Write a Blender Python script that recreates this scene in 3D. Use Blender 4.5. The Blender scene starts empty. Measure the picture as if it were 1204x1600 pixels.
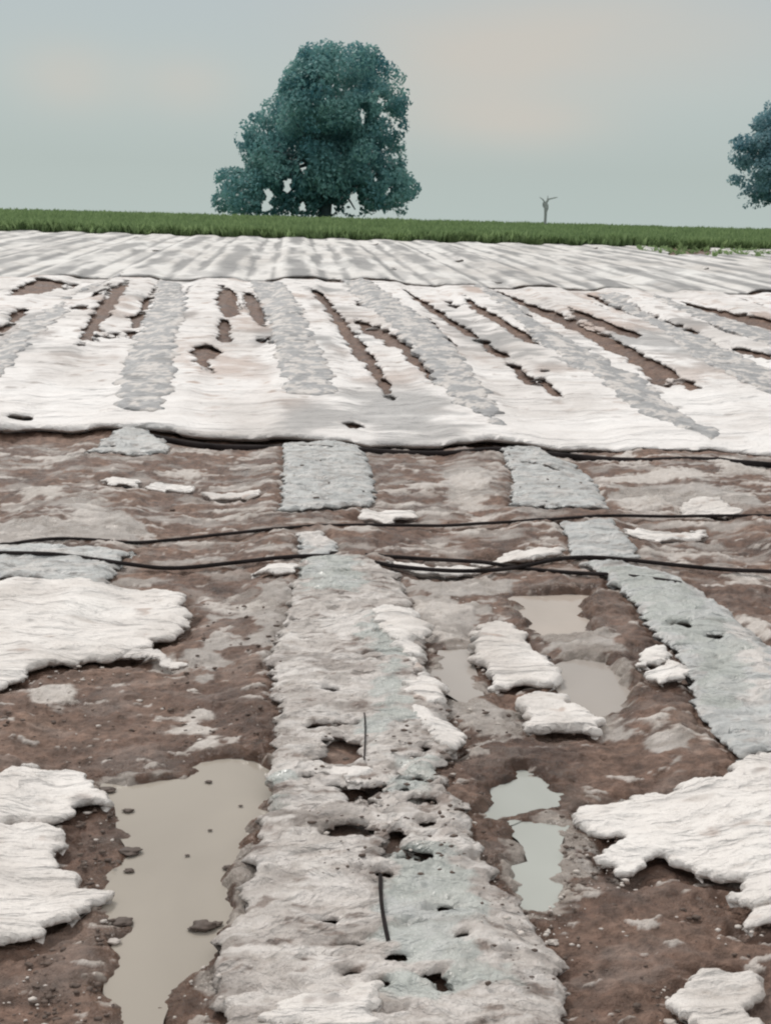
import bpy, math, random
import numpy as np
from mathutils import Matrix, Vector

# ------------------------------------------------------------------ camera, world, sun, exposure
S = bpy.context.scene
COL = S.collection
CX, CY, F, H = 602.0, 800.0, 1900.0, 1.64
def _ray(px, py): return Vector((px - CX, CY - py, -F)).normalized()
_p1 = _ray(450, 338); _p2 = _ray(1050, 338 + 600 * 0.0265)
_up = _p2.cross(_p1).normalized()
if _up.y < 0: _up = -_up
_x = _p1.cross(_up).normalized()
RM = Matrix((_x, _p1, _up))            # camera axes -> world axes
cam_d = bpy.data.cameras.new('camera'); cam = bpy.data.objects.new('camera', cam_d); COL.objects.link(cam)
cam_d.sensor_fit = 'HORIZONTAL'; cam_d.sensor_width = 36; cam_d.lens = 36 * F / 1204.0
cam_d.clip_start = 0.05; cam_d.clip_end = 3000
cam.matrix_world = Matrix.Translation((0, 0, H)) @ RM.to_4x4()
S.camera = cam
S.render.resolution_x, S.render.resolution_y = 770, 1024
S.view_settings.view_transform = 'Standard'; S.view_settings.look = 'None'
S.view_settings.gamma = 1; S.view_settings.exposure = .17
S.render.filter_size = 1.9
try: S.cycles.filter_width = 2.2
except Exception: pass

def N(nt, t, loc=None, **k):
    n = nt.nodes.new(t)
    for a, b in k.items(): setattr(n, a, b)
    return n
def V(px, py): return RM @ _ray(px, py)

SUN_EL, SUN_AZ = math.radians(48), math.radians(-28)     # azimuth from +Y towards +X
w = bpy.data.worlds.new('World'); S.world = w; w.use_nodes = True
nt = w.node_tree; nt.nodes.clear(); L = nt.links.new
out = N(nt, 'ShaderNodeOutputWorld'); bg = N(nt, 'ShaderNodeBackground'); bg.inputs[1].default_value = 0.1
sky = N(nt, 'ShaderNodeTexSky'); sky.sky_type = 'NISHITA'; sky.sun_disc = False
sky.sun_elevation = SUN_EL; sky.sun_rotation = SUN_AZ
tc = N(nt, 'ShaderNodeTexCoord'); sep = N(nt, 'ShaderNodeSeparateXYZ'); L(tc.outputs['Generated'], sep.inputs[0])
ramp = N(nt, 'ShaderNodeValToRGB'); L(sep.outputs[2], ramp.inputs[0])
cr = ramp.color_ramp
def lin(c): return tuple(((v/255)/12.92 if v/255 <= .04045 else ((v/255+.055)/1.055)**2.4) for v in c)
def setramp(cr, stops):
    while len(cr.elements) > 1: cr.elements.remove(cr.elements[-1])
    cr.elements[0].position = stops[0][0]; cr.elements[0].color = (*stops[0][1], 1)
    for p, c in stops[1:]:
        e = cr.elements.new(p); e.color = (*c, 1)
m = lambda c, k=1: tuple(v * 9.5 * k for v in lin(c))
setramp(cr, [(0, m((176, 188, 185))), (.04, m((173, 184, 181))), (.10, m((180, 190, 188))), (.2, m((178, 187, 191))), (.45, m((200, 200, 199), 1.15)), (1, m((212, 210, 208), 1.35))])
# warm, thinner places in the cloud layer
last = None
mp0 = N(nt, 'ShaderNodeMapping'); mp0.inputs['Scale'].default_value = (5, 5, 14); L(tc.outputs['Generated'], mp0.inputs[0])
ns = N(nt, 'ShaderNodeTexNoise'); ns.inputs['Scale'].default_value = 1.3; ns.inputs['Detail'].default_value = 4; L(mp0.outputs[0], ns.inputs['Vector'])
for (px, py, sx, sy, amp) in ((110, 120, 20, 34, .75), (290, 130, 20, 36, .6), (740, 95, 7.5, 15, .85), (1010, 50, 7, 22, .65), (800, 195, 12, 44, .6)):
    d = V(px, py)
    sb = N(nt, 'ShaderNodeVectorMath', operation='SUBTRACT'); L(tc.outputs['Generated'], sb.inputs[0]); sb.inputs[1].default_value = d
    sc = N(nt, 'ShaderNodeVectorMath', operation='MULTIPLY'); L(sb.outputs[0], sc.inputs[0]); sc.inputs[1].default_value = (sx, sx * .5, sy)
    dt = N(nt, 'ShaderNodeVectorMath', operation='DOT_PRODUCT'); L(sc.outputs[0], dt.inputs[0]); L(sc.outputs[0], dt.inputs[1])
    ex = N(nt, 'ShaderNodeMath', operation='MULTIPLY'); L(dt.outputs['Value'], ex.inputs[0]); ex.inputs[1].default_value = -1.6
    e2 = N(nt, 'ShaderNodeMath', operation='EXPONENT'); L(ex.outputs[0], e2.inputs[0])
    e3 = N(nt, 'ShaderNodeMath', operation='MULTIPLY'); L(e2.outputs[0], e3.inputs[0]); e3.inputs[1].default_value = amp
    if last is None: last = e3
    else:
        ad = N(nt, 'ShaderNodeMath', operation='ADD', use_clamp=True); L(last.outputs[0], ad.inputs[0]); L(e3.outputs[0], ad.inputs[1]); last = ad
nm = N(nt, 'ShaderNodeMath', operation='MULTIPLY_ADD'); L(ns.outputs[0], nm.inputs[0]); nm.inputs[1].default_value = .9; nm.inputs[2].default_value = .5
fm = N(nt, 'ShaderNodeMath', operation='MULTIPLY', use_clamp=True); L(last.outputs[0], fm.inputs[0]); L(nm.outputs[0], fm.inputs[1])
mx = N(nt, 'ShaderNodeMixRGB'); L(fm.outputs[0], mx.inputs[0]); L(ramp.outputs[0], mx.inputs[1]); mx.inputs[2].default_value = (*m((195, 191, 183)), 1)
mx2 = N(nt, 'ShaderNodeMixRGB'); mx2.inputs[0].default_value = .02; L(mx.outputs[0], mx2.inputs[1]); L(sky.outputs[0], mx2.inputs[2])
L(mx2.outputs[0], bg.inputs[0]); L(bg.outputs[0], out.inputs[0])
sd = bpy.data.lights.new('sun', 'SUN'); sd.energy = 1.5; sd.angle = math.radians(10); sd.color = (1, .96, .91)
so = bpy.data.objects.new('sun', sd); COL.objects.link(so)
sv = Vector((math.sin(SUN_AZ) * math.cos(SUN_EL), math.cos(SUN_AZ) * math.cos(SUN_EL), math.sin(SUN_EL)))
so.rotation_euler = sv.to_track_quat('Z', 'Y').to_euler()

# ------------------------------------------------------------------ numeric helpers
rng = np.random.default_rng(11); random.seed(5)
_perm = rng.permutation(512); _perm = np.concatenate([_perm, _perm, _perm[:2]])
_g = rng.uniform(0, 2 * np.pi, 512); _gx, _gy = np.cos(_g), np.sin(_g)
def perlin(x, y):
    xi = np.floor(x).astype(np.int64); yi = np.floor(y).astype(np.int64); fx = x - xi; fy = y - yi
    u = fx * fx * fx * (fx * (fx * 6 - 15) + 10); v = fy * fy * fy * (fy * (fy * 6 - 15) + 10)
    def g(a, b, dx, dy):
        h = _perm[(_perm[a & 511] + b) & 511]; return _gx[h] * dx + _gy[h] * dy
    n00 = g(xi, yi, fx, fy); n10 = g(xi + 1, yi, fx - 1, fy); n01 = g(xi, yi + 1, fx, fy - 1); n11 = g(xi + 1, yi + 1, fx - 1, fy - 1)
    return (n00 * (1 - u) + n10 * u) * (1 - v) + (n01 * (1 - u) + n11 * u) * v
def fbm(x, y, o=4, r=.5):
    s = 0; a = 1
    for i in range(o): s = s + a * perlin(x * 2 ** i + 17.3 * i, y * 2 ** i - 9.1 * i); a *= r
    return s
def ridge(x, y, o=3):
    s = 0; a = 1
    for i in range(o): s = s + a * (1 - 2.6 * np.abs(perlin(x * 2 ** i + 3.7 * i, y * 2 ** i + 5.9 * i))); a *= .5
    return s / 1.75
def sst(a, b, v):
    t = np.clip((v - a) / (b - a), 0, 1); return t * t * (3 - 2 * t)
def sdf_poly(x, y, P):
    P = np.asarray(P, float); d = np.full(x.shape, 1e9); ins = np.zeros(x.shape, bool); n = len(P)
    for i in range(n):
        ax, ay = P[i]; bx, by = P[(i + 1) % n]; ex, ey = bx - ax, by - ay
        wx, wy = x - ax, y - ay; t = np.clip((wx * ex + wy * ey) / (ex * ex + ey * ey + 1e-12), 0, 1)
        d = np.minimum(d, (wx - t * ex) ** 2 + (wy - t * ey) ** 2)
        if abs(ey) > 1e-12:
            c = ((ay > y) != (by > y)) & (x < ex * (y - ay) / ey + ax); ins ^= c
    d = np.sqrt(d); return np.where(ins, -d, d)

_ty = np.linspace(-60, 500, 11201)
_tz = np.interp(_ty, [-60, 8.6, 9.6, 13, 20.5, 29, 38, 50, 62, 90, 500], [0, 0, .03, .2, .56, .79, .95, 1.14, 1.27, 1.2, .8])
_k = np.hanning(31); _k /= _k.sum(); _tz = np.convolve(np.pad(_tz, 15, 'edge'), _k, 'valid')
def T(y): return np.interp(y, _ty, _tz)
ROW0, ROWS = .2, 1.33
def bed(x, y):
    ph = (x - ROW0) / ROWS; r = np.abs(ph - np.round(ph)) * ROWS
    a = np.interp(y, [0, 7, 10, 20, 38, 42], [.036, .034, .03, .05, .045, 0])
    return a * (1 - sst(.24, .46, r))
def surf(x, y): return T(y) + bed(x, y)
def gh(x, y):
    fade = np.interp(y, [0, 30, 60], [1, 1, .3]); band = sst(5.2, 6, y) * (1 - sst(8.4, 9, y))
    return surf(x, y) + fade * .026 * fbm(x * 3.2, y * 3.6, 3) + band * .016 * ridge(x * 1.6, y * 7, 2) - .010

RMn = np.array(RM)
_sy = np.concatenate([np.geomspace(1.2, 140, 3000)])
def Wp(pts):
    """pixels of the photograph -> points (x, y) on the smooth ground"""
    o = []
    for px, py in pts:
        d = RMn @ np.array([px - CX, CY - py, -F]); d = d / d[1]
        z = H + d[2] * _sy - T(_sy); k = np.argmax(z < 0)
        if z[k] >= 0: k = len(_sy) - 1; yy = _sy[k]
        else: yy = _sy[k - 1] + (_sy[k] - _sy[k - 1]) * z[k - 1] / (z[k - 1] - z[k])
        o.append((d[0] * yy, yy))
    return o
def at(px, py, y):
    d = RMn @ np.array([px - CX, CY - py, -F]); d = d / d[1]
    return np.array([d[0] * y, y, H + d[2] * y])

def mesh_np(name, verts, quads, mat, parent=None, smooth=True, attrs=None, tris=False):
    me = bpy.data.meshes.new(name); verts = np.asarray(verts, np.float32); quads = np.asarray(quads, np.int32)
    k = quads.shape[1]; me.vertices.add(len(verts)); me.vertices.foreach_set('co', verts.ravel())
    me.loops.add(quads.size); me.loops.foreach_set('vertex_index', quads.ravel())
    me.polygons.add(len(quads)); me.polygons.foreach_set('loop_start', np.arange(0, quads.size, k, dtype=np.int32))
    me.polygons.foreach_set('loop_total', np.full(len(quads), k, np.int32))
    me.update(calc_edges=True)
    me.polygons.foreach_set('use_smooth', np.full(len(quads), smooth))
    for an, av in (attrs or {}).items():
        a = me.attributes.new(an, 'FLOAT', 'POINT'); a.data.foreach_set('value', np.asarray(av, np.float32))
    me.materials.append(mat)
    o = bpy.data.objects.new(name, me); COL.objects.link(o)
    if parent: o.parent = parent
    return o
def tag(o, label=None, cat=None, group=None, kind=None):
    if label: o['label'] = label
    if cat: o['category'] = cat
    if group: o['group'] = group
    if kind: o['kind'] = kind
    return o

# ------------------------------------------------------------------ materials
def newmat(name):
    mt = bpy.data.materials.new(name); mt.use_nodes = True; nt = mt.node_tree
    b = nt.nodes['Principled BSDF']; return mt, nt, b, nt.links.new
def noise(nt, scale, detail=5, rough=.6, sc=(1, 1, 1), dist=0):
    tc = N(nt, 'ShaderNodeTexCoord'); mp = N(nt, 'ShaderNodeMapping'); mp.inputs['Scale'].default_value = sc
    n = N(nt, 'ShaderNodeTexNoise'); n.inputs['Scale'].default_value = scale; n.inputs['Detail'].default_value = detail
    n.inputs['Roughness'].default_value = rough; n.inputs['Distortion'].default_value = dist
    nt.links.new(tc.outputs['Object'], mp.inputs[0]); nt.links.new(mp.outputs[0], n.inputs['Vector']); return n.outputs[0]
def crinkle(nt, scale, sc=(1, 1, 1), dist=.6):
    o = noise(nt, scale, 5, .6, sc, dist); n = o.node; n.noise_type = 'RIDGED_MULTIFRACTAL'; n.inputs['Lacunarity'].default_value = 2.1
    try: n.inputs['Offset'].default_value = .9; n.inputs['Gain'].default_value = 1.6; n.normalize = True
    except Exception: pass
    return o
def rampn(nt, src, stops):
    r = N(nt, 'ShaderNodeValToRGB'); nt.links.new(src, r.inputs[0]); setramp(r.color_ramp, stops); return r.outputs[0]
def mixc(nt, f, a, b, mode='MIX'):
    x = N(nt, 'ShaderNodeMixRGB'); x.blend_type = mode
    for i, v in ((0, f), (1, a), (2, b)):
        if hasattr(v, 'links'): nt.links.new(v, x.inputs[i])
        else: x.inputs[i].default_value = v if i == 0 else (*v, 1)
    return x.outputs[0]
def attr(nt, n):
    a = N(nt, 'ShaderNodeAttribute'); a.attribute_name = n; return a.outputs['Fac']
def bump(nt, b, h, dist, strength=1):
    bp = N(nt, 'ShaderNodeBump'); bp.inputs['Distance'].default_value = dist; bp.inputs['Strength'].default_value = strength
    nt.links.new(h, bp.inputs['Height']); nt.links.new(bp.outputs[0], b.inputs['Normal'])
def g3(v): return (v, v, v)

def mat_ground():
    mt, nt, b, L = newmat('wet_mud')
    n1 = noise(nt, 2.2, 6, .62, (1, 1.0, 1), .6); n2 = noise(nt, 22, 5, .65, (1, 1, 1)); n3 = noise(nt, 6.0, 5, .6, (.8, 2.2, 1), 1.2)
    mud = rampn(nt, n1, [(.3, (.095, .056, .041)), (.46, (.158, .099, .074)), (.6, (.212, .139, .106)), (.75, (.28, .195, .152))])
    mud = mixc(nt, .75, mud, rampn(nt, n2, [(.32, g3(.40)), (.5, g3(.95)), (.68, g3(1.5))]), 'MULTIPLY')
    mud = mixc(nt, .7, mud, rampn(nt, n3, [(.32, g3(.62)), (.5, g3(1)), (.66, g3(1.3))]), 'MULTIPLY')
    silt = rampn(nt, n3, [(.28, (.30, .265, .235)), (.42, (.40, .36, .33)), (.55, (.46, .42, .39)), (.7, (.54, .50, .47))])
    silt = mixc(nt, .5, silt, rampn(nt, n2, [(.3, g3(.8)), (.6, g3(1.08))]), 'MULTIPLY')
    c = mixc(nt, attr(nt, 'silt'), mud, silt)
    pale = rampn(nt, n2, [(.3, (.50, .45, .41)), (.6, (.66, .61, .57))])
    c = mixc(nt, attr(nt, 'pale'), c, pale)
    veg = rampn(nt, n2, [(.3, (.05, .10, .035)), (.6, (.09, .16, .06))])
    c = mixc(nt, attr(nt, 'veg'), c, veg)
    c = mixc(nt, attr(nt, 'wet'), c, mixc(nt, 1, c, (.74, .71, .68), 'MULTIPLY'))
    L(c, b.inputs['Base Color'])
    r = mixc(nt, attr(nt, 'silt'), rampn(nt, n1, [(.35, g3(.42)), (.65, g3(.75))]), g3(.33)); r = mixc(nt, attr(nt, 'wet'), r, g3(.16)); L(r, b.inputs['Roughness'])
    b.inputs['Specular IOR Level'].default_value = .32
    h = N(nt, 'ShaderNodeMath', operation='ADD'); L(n2, h.inputs[0]); n4 = noise(nt, 70, 4, .7)
    h2 = N(nt, 'ShaderNodeMath', operation='MULTIPLY'); L(n4, h2.inputs[0]); h2.inputs[1].default_value = .6; L(h2.outputs[0], h.inputs[1])
    bump(nt, b, h.outputs[0], .016); return mt
def mat_white(name, tint=(1, 1, 1), dirt=.5, sc=1.0, bd=.006):
    mt, nt, b, L = newmat(name)
    n1 = noise(nt, 1.6 * sc, 5, .6, (1, .8, 1), .5); n2 = noise(nt, 18 * sc, 5, .65, (.7, 1.6, 1)); n3 = noise(nt, 60 * sc, 4, .6)
    c = rampn(nt, n1, [(.34, tuple(v * k for v, k in zip(tint, (.66, .625, .60)))), (.5, tuple(v * k for v, k in zip(tint, (.80, .77, .75)))), (.66, tuple(v * k for v, k in zip(tint, (.87, .85, .835))))])
    c = mixc(nt, dirt, c, rampn(nt, n2, [(.28, (.55, .50, .46)), (.42, g3(.92)), (.6, g3(1.03))]), 'MULTIPLY')
    ck = crinkle(nt, 3.2 * sc, (.5, 1.5, 1)); c = mixc(nt, .5, c, rampn(nt, ck, [(.10, (.60, .555, .52)), (.30, g3(.97)), (.7, g3(1.04))]), 'MULTIPLY')
    c = mixc(nt, attr(nt, 'stain'), c, mixc(nt, attr(nt, 'tone'), (.46, .35, .295), (.275, .272, .27)))
    L(c, b.inputs['Base Color']); b.inputs['Roughness'].default_value = .75
    h = N(nt, 'ShaderNodeMath', operation='ADD'); L(n2, h.inputs[0]); h2 = N(nt, 'ShaderNodeMath', operation='MULTIPLY'); L(n3, h2.inputs[0]); h2.inputs[1].default_value = .4; L(h2.outputs[0], h.inputs[1])
    h3 = N(nt, 'ShaderNodeMath', operation='MULTIPLY_ADD'); L(ck, h3.inputs[0]); h3.inputs[1].default_value = 1.2; L(h.outputs[0], h3.inputs[2])
    bump(nt, b, h3.outputs[0], bd * 1.8); return mt
def mat_film(name, stops, dirt=.6, rough=.5):
    """grey film under a skin of dried mud; attribute 'clean' shows bare greenish film, 'pale' whitish folds"""
    mt, nt, b, L = newmat(name)
    n1 = noise(nt, 3.5, 6, .65, (.8, 1.3, 1), 1.0); n2 = noise(nt, 24, 5, .65, (.8, 1.5, 1), .4); n3 = noise(nt, 80, 3, .6)
    c = rampn(nt, n1, stops)
    c = mixc(nt, dirt, c, rampn(nt, n2, [(.3, (.60, .55, .50)), (.46, g3(.95)), (.62, g3(1.1))]), 'MULTIPLY')
    cl = rampn(nt, n1, [(.3, (.39, .405, .38)), (.5, (.445, .465, .44)), (.7, (.50, .51, .505))])
    cl = mixc(nt, .3, cl, rampn(nt, n2, [(.3, g3(.75)), (.6, g3(1.08))]), 'MULTIPLY')
    c = mixc(nt, attr(nt, 'clean'), c, cl)
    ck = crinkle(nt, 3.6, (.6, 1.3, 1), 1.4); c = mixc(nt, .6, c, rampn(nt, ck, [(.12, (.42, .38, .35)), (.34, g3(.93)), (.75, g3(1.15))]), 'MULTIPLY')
    c = mixc(nt, attr(nt, 'mud'), c, rampn(nt, n2, [(.3, (.13, .095, .08)), (.65, (.25, .19, .16))]))
    pl = rampn(nt, n2, [(.3, (.55, .51, .475)), (.55, (.70, .66, .63))])
    c = mixc(nt, attr(nt, 'pale'), c, pl)
    L(c, b.inputs['Base Color']); L(mixc(nt, attr(nt, 'clean'), g3(rough - .08), g3(.22)), b.inputs['Roughness'])
    h = N(nt, 'ShaderNodeMath', operation='ADD'); L(n2, h.inputs[0]); h2 = N(nt, 'ShaderNodeMath', operation='MULTIPLY'); L(n3, h2.inputs[0]); h2.inputs[1].default_value = .4; L(h2.outputs[0], h.inputs[1])
    h3 = N(nt, 'ShaderNodeMath', operation='MULTIPLY_ADD'); L(ck, h3.inputs[0]); h3.inputs[1].default_value = .9; L(h.outputs[0], h3.inputs[2])
    bump(nt, b, h3.outputs[0], .014); return mt
def mat_water(name, col):
    mt, nt, b, L = newmat(name)
    n1 = noise(nt, 1.7, 3, .5, (1, .7, 1), .5)
    c = rampn(nt, n1, [(.3, tuple(v * .9 for v in col)), (.7, tuple(v * 1.07 for v in col))]); L(c, b.inputs['Base Color'])
    b.inputs['Roughness'].default_value = .06; b.inputs['IOR'].default_value = 1.33
    bump(nt, b, noise(nt, 9, 2, .5), .002); return mt
def mat_plain(name, c, rough=.5, var=.3, sc=30):
    mt, nt, b, L = newmat(name)
    n = noise(nt, sc, 4, .6); r = rampn(nt, n, [(.3, tuple(v * (1 - var) for v in c)), (.7, tuple(v * (1 + var) for v in c))])
    L(r, b.inputs['Base Color']); b.inputs['Roughness'].default_value = rough; return mt
def mat_leaf(name, dark, light):
    mt, nt, b, L = newmat(name)
    L(mixc(nt, attr(nt, 'tint'), dark, light), b.inputs['Base Color']); b.inputs['Roughness'].default_value = .6
    b.inputs['Specular IOR Level'].default_value = .3
    tr = N(nt, 'ShaderNodeBsdfTranslucent'); ms = N(nt, 'ShaderNodeMixShader'); ms.inputs[0].default_value = .4
    L(b.inputs['Base Color'].links[0].from_socket, tr.inputs[0]); L(b.outputs[0], ms.inputs[1]); L(tr.outputs[0], ms.inputs[2]); L(ms.outputs[0], nt.nodes['Material Output'].inputs[0])
    return mt
M_ground = mat_ground()
M_sheet = mat_white('white_cover_near', dirt=.35, sc=.45, bd=.015)
M_rear = mat_white('white_cover_far', (.90, .91, .90), dirt=.3, sc=.25, bd=.02)
M_white = mat_white('white_torn_cover', (1.0, .985, .965), dirt=.45, sc=1.3, bd=.008)
M_film = mat_film('muddy_film', [(.28, (.26, .225, .20)), (.42, (.39, .35, .325)), (.55, (.475, .435, .405)), (.7, (.58, .54, .51))])
M_filmc = mat_film('clean_film', [(.3, (.37, .375, .37)), (.5, (.47, .48, .475)), (.7, (.57, .58, .57))], dirt=.4)
M_filmf = mat_film('far_film', [(.3, (.26, .26, .265)), (.5, (.35, .35, .355)), (.72, (.48, .475, .47))], dirt=.5, rough=.6)
M_hose = mat_plain('black_hose_plastic', (.024, .019, .019), .85, .5, 6)
M_hose.node_tree.nodes['Principled BSDF'].inputs['Specular IOR Level'].default_value = .15
M_clod = mat_plain('mud_clod_soil', (.10, .075, .062), .7)
M_crumbd = mat_plain('crumb_soil', (.11, .08, .065), .8)
M_crumbw = mat_plain('crumb_pale', (.56, .51, .47), .8)
M_bark = mat_plain('bark', (.10, .15, .165), .85, .4, 3)
M_leaf1 = mat_leaf('tree_leaves', (.075, .225, .275), (.25, .46, .43))
M_leaf2 = mat_leaf('far_tree_leaves', (.10, .23, .29), (.28, .45, .49))
M_crop = mat_leaf('crop_leaves', (.15, .23, .10), (.33, .45, .21))
M_twig = mat_plain('dead_twig', (.34, .37, .36), .8)

# ------------------------------------------------------------------ outlines read off the photograph, laid on the ground
WHITE = [  # label, points, thickness
 ("wide white sheet with ragged near edge, coming in from the left edge below the hoses", [(-170,915),(0,922),(50,921),(140,921),(215,929),(295,932),(282,950),(292,968),(285,990),(260,1000),(220,1016),(180,1029),(135,1034),(90,1050),(50,1066),(20,1080),(-60,1105),(-170,1130)], .04),
 ("thin white lip of sheet just below the large white sheet on the left", [(188,1018),(215,1016),(262,1026),(286,1036),(270,1042),(225,1030),(190,1026)], .02),
 ("rounded white sheet piece at the left edge just above the brown puddle bank", [(-160,1262),(-60,1240),(0,1230),(50,1207),(140,1210),(155,1235),(167,1258),(117,1270),(105,1282),(65,1285),(0,1299),(-160,1310)], .045),
 ("jagged white sheet piece at the left edge beside the middle of the brown puddle", [(-150,1312),(0,1303),(45,1296),(85,1301),(116,1320),(78,1336),(92,1355),(130,1384),(165,1401),(145,1421),(120,1441),(80,1452),(45,1477),(0,1481),(-150,1490)], .045),
 ("blocky white sheet piece between the two grey beds, directly below the tan puddle", [(734,990),(777,975),(812,980),(815,1000),(852,1024),(862,1040),(872,1055),(867,1076),(822,1068),(772,1073),(757,1050),(739,1032),(742,1012)], .05),
 ("long narrow white sheet piece tapering to the right, below the blocky white one", [(807,1095),(827,1085),(882,1090),(905,1112),(942,1133),(937,1148),(882,1141),(850,1146),(827,1142),(817,1120)], .05),
 ("large white sheet spreading in from the right edge with a dark undercut near side", [(1360,1205),(1204,1200),(1152,1216),(1122,1236),(1027,1241),(972,1250),(912,1258),(904,1282),(925,1305),(960,1310),(950,1345),(984,1368),(1032,1352),(1102,1370),(1152,1388),(1142,1411),(1204,1430),(1360,1450)], .05),
 ("small lumpy white piece alone on bare mud in the bottom right corner", [(1049,1556),(1067,1541),(1122,1528),(1172,1526),(1187,1555),(1178,1580),(1165,1615),(1110,1625),(1070,1605),(1062,1580)], .05),
 ("white piece cut by the bottom of the frame on the grey centre bed", [(420,1620),(452,1592),(500,1580),(583,1579),(598,1600),(600,1640),(420,1650)], .03),
 ("white sliver at the right edge below the large white sheet", [(1172,1450),(1204,1437),(1300,1440),(1300,1462),(1204,1458)], .025),
 ("small white lump left of the right-hand bed, upper of two", [(1000,1026),(1027,1022),(1048,1045),(1030,1058),(1002,1056)], .035),
 ("small white lump left of the right-hand bed, lower of two", [(1004,1070),(1042,1052),(1072,1060),(1071,1082),(1030,1082)], .035),
 ("white notched sheet piece on the right shoulder of the centre bed, farthest of three", [(585,968),(602,966),(650,972),(680,1001),(655,1012),(662,1034),(648,1042),(655,1060),(640,1052),(625,1030),(600,1010)], .035),
 ("white sheet piece on the right shoulder of the centre bed, middle of three", [(632,1075),(665,1070),(694,1078),(697,1106),(680,1126),(655,1120),(636,1104)], .035),
 ("white sheet piece on the right shoulder of the centre bed, nearest of three", [(640,1124),(668,1130),(704,1137),(722,1160),(712,1186),(690,1188),(668,1160)], .03),
 ("thin white strip on the centre bed under the torn brown openings", [(482,1214),(520,1218),(575,1224),(580,1232),(540,1238),(500,1228)], .02),
 ("long thin white strip lying between the two hoses right of centre", [(740,878),(800,870),(850,868),(880,868),(882,878),(830,884),(790,880),(745,884)], .02),
 ("white strip under the lower hose in the middle of the picture", [(604,890),(660,886),(745,888),(752,896),(700,902),(640,897),(604,896)], .02),
 ("white strip on bare mud right of the right-hand film piece", [(975,838),(1000,833),(1060,836),(1102,830),(1096,844),(1040,848),(985,847)], .025),
 ("frayed white scrap on brown mud right of the right-hand film piece", [(1062,792),(1090,786),(1120,790),(1155,810),(1140,817),(1100,808),(1066,804)], .025),
 ("short white scrap on mud between the upper hose and centre film piece", [(553,812),(600,803),(636,801),(652,812),(610,818),(560,820)], .02),
 ("thin white scrap just left of the centre bed beside the lower hose", [(394,900),(420,894),(462,893),(460,904),(420,905)], .02),
 ("narrow white streak of sheet on mud left of centre, farthest streak", [(160,760),(185,755),(218,762),(214,769),(168,767)], .015),
 ("narrow white streak of sheet on mud left of centre, second streak", [(228,764),(262,760),(305,762),(300,769),(235,769)], .015),
 ("narrow white streak of sheet on mud left of centre, nearest streak", [(318,774),(360,771),(405,775),(400,782),(330,780)], .015),
]
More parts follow.
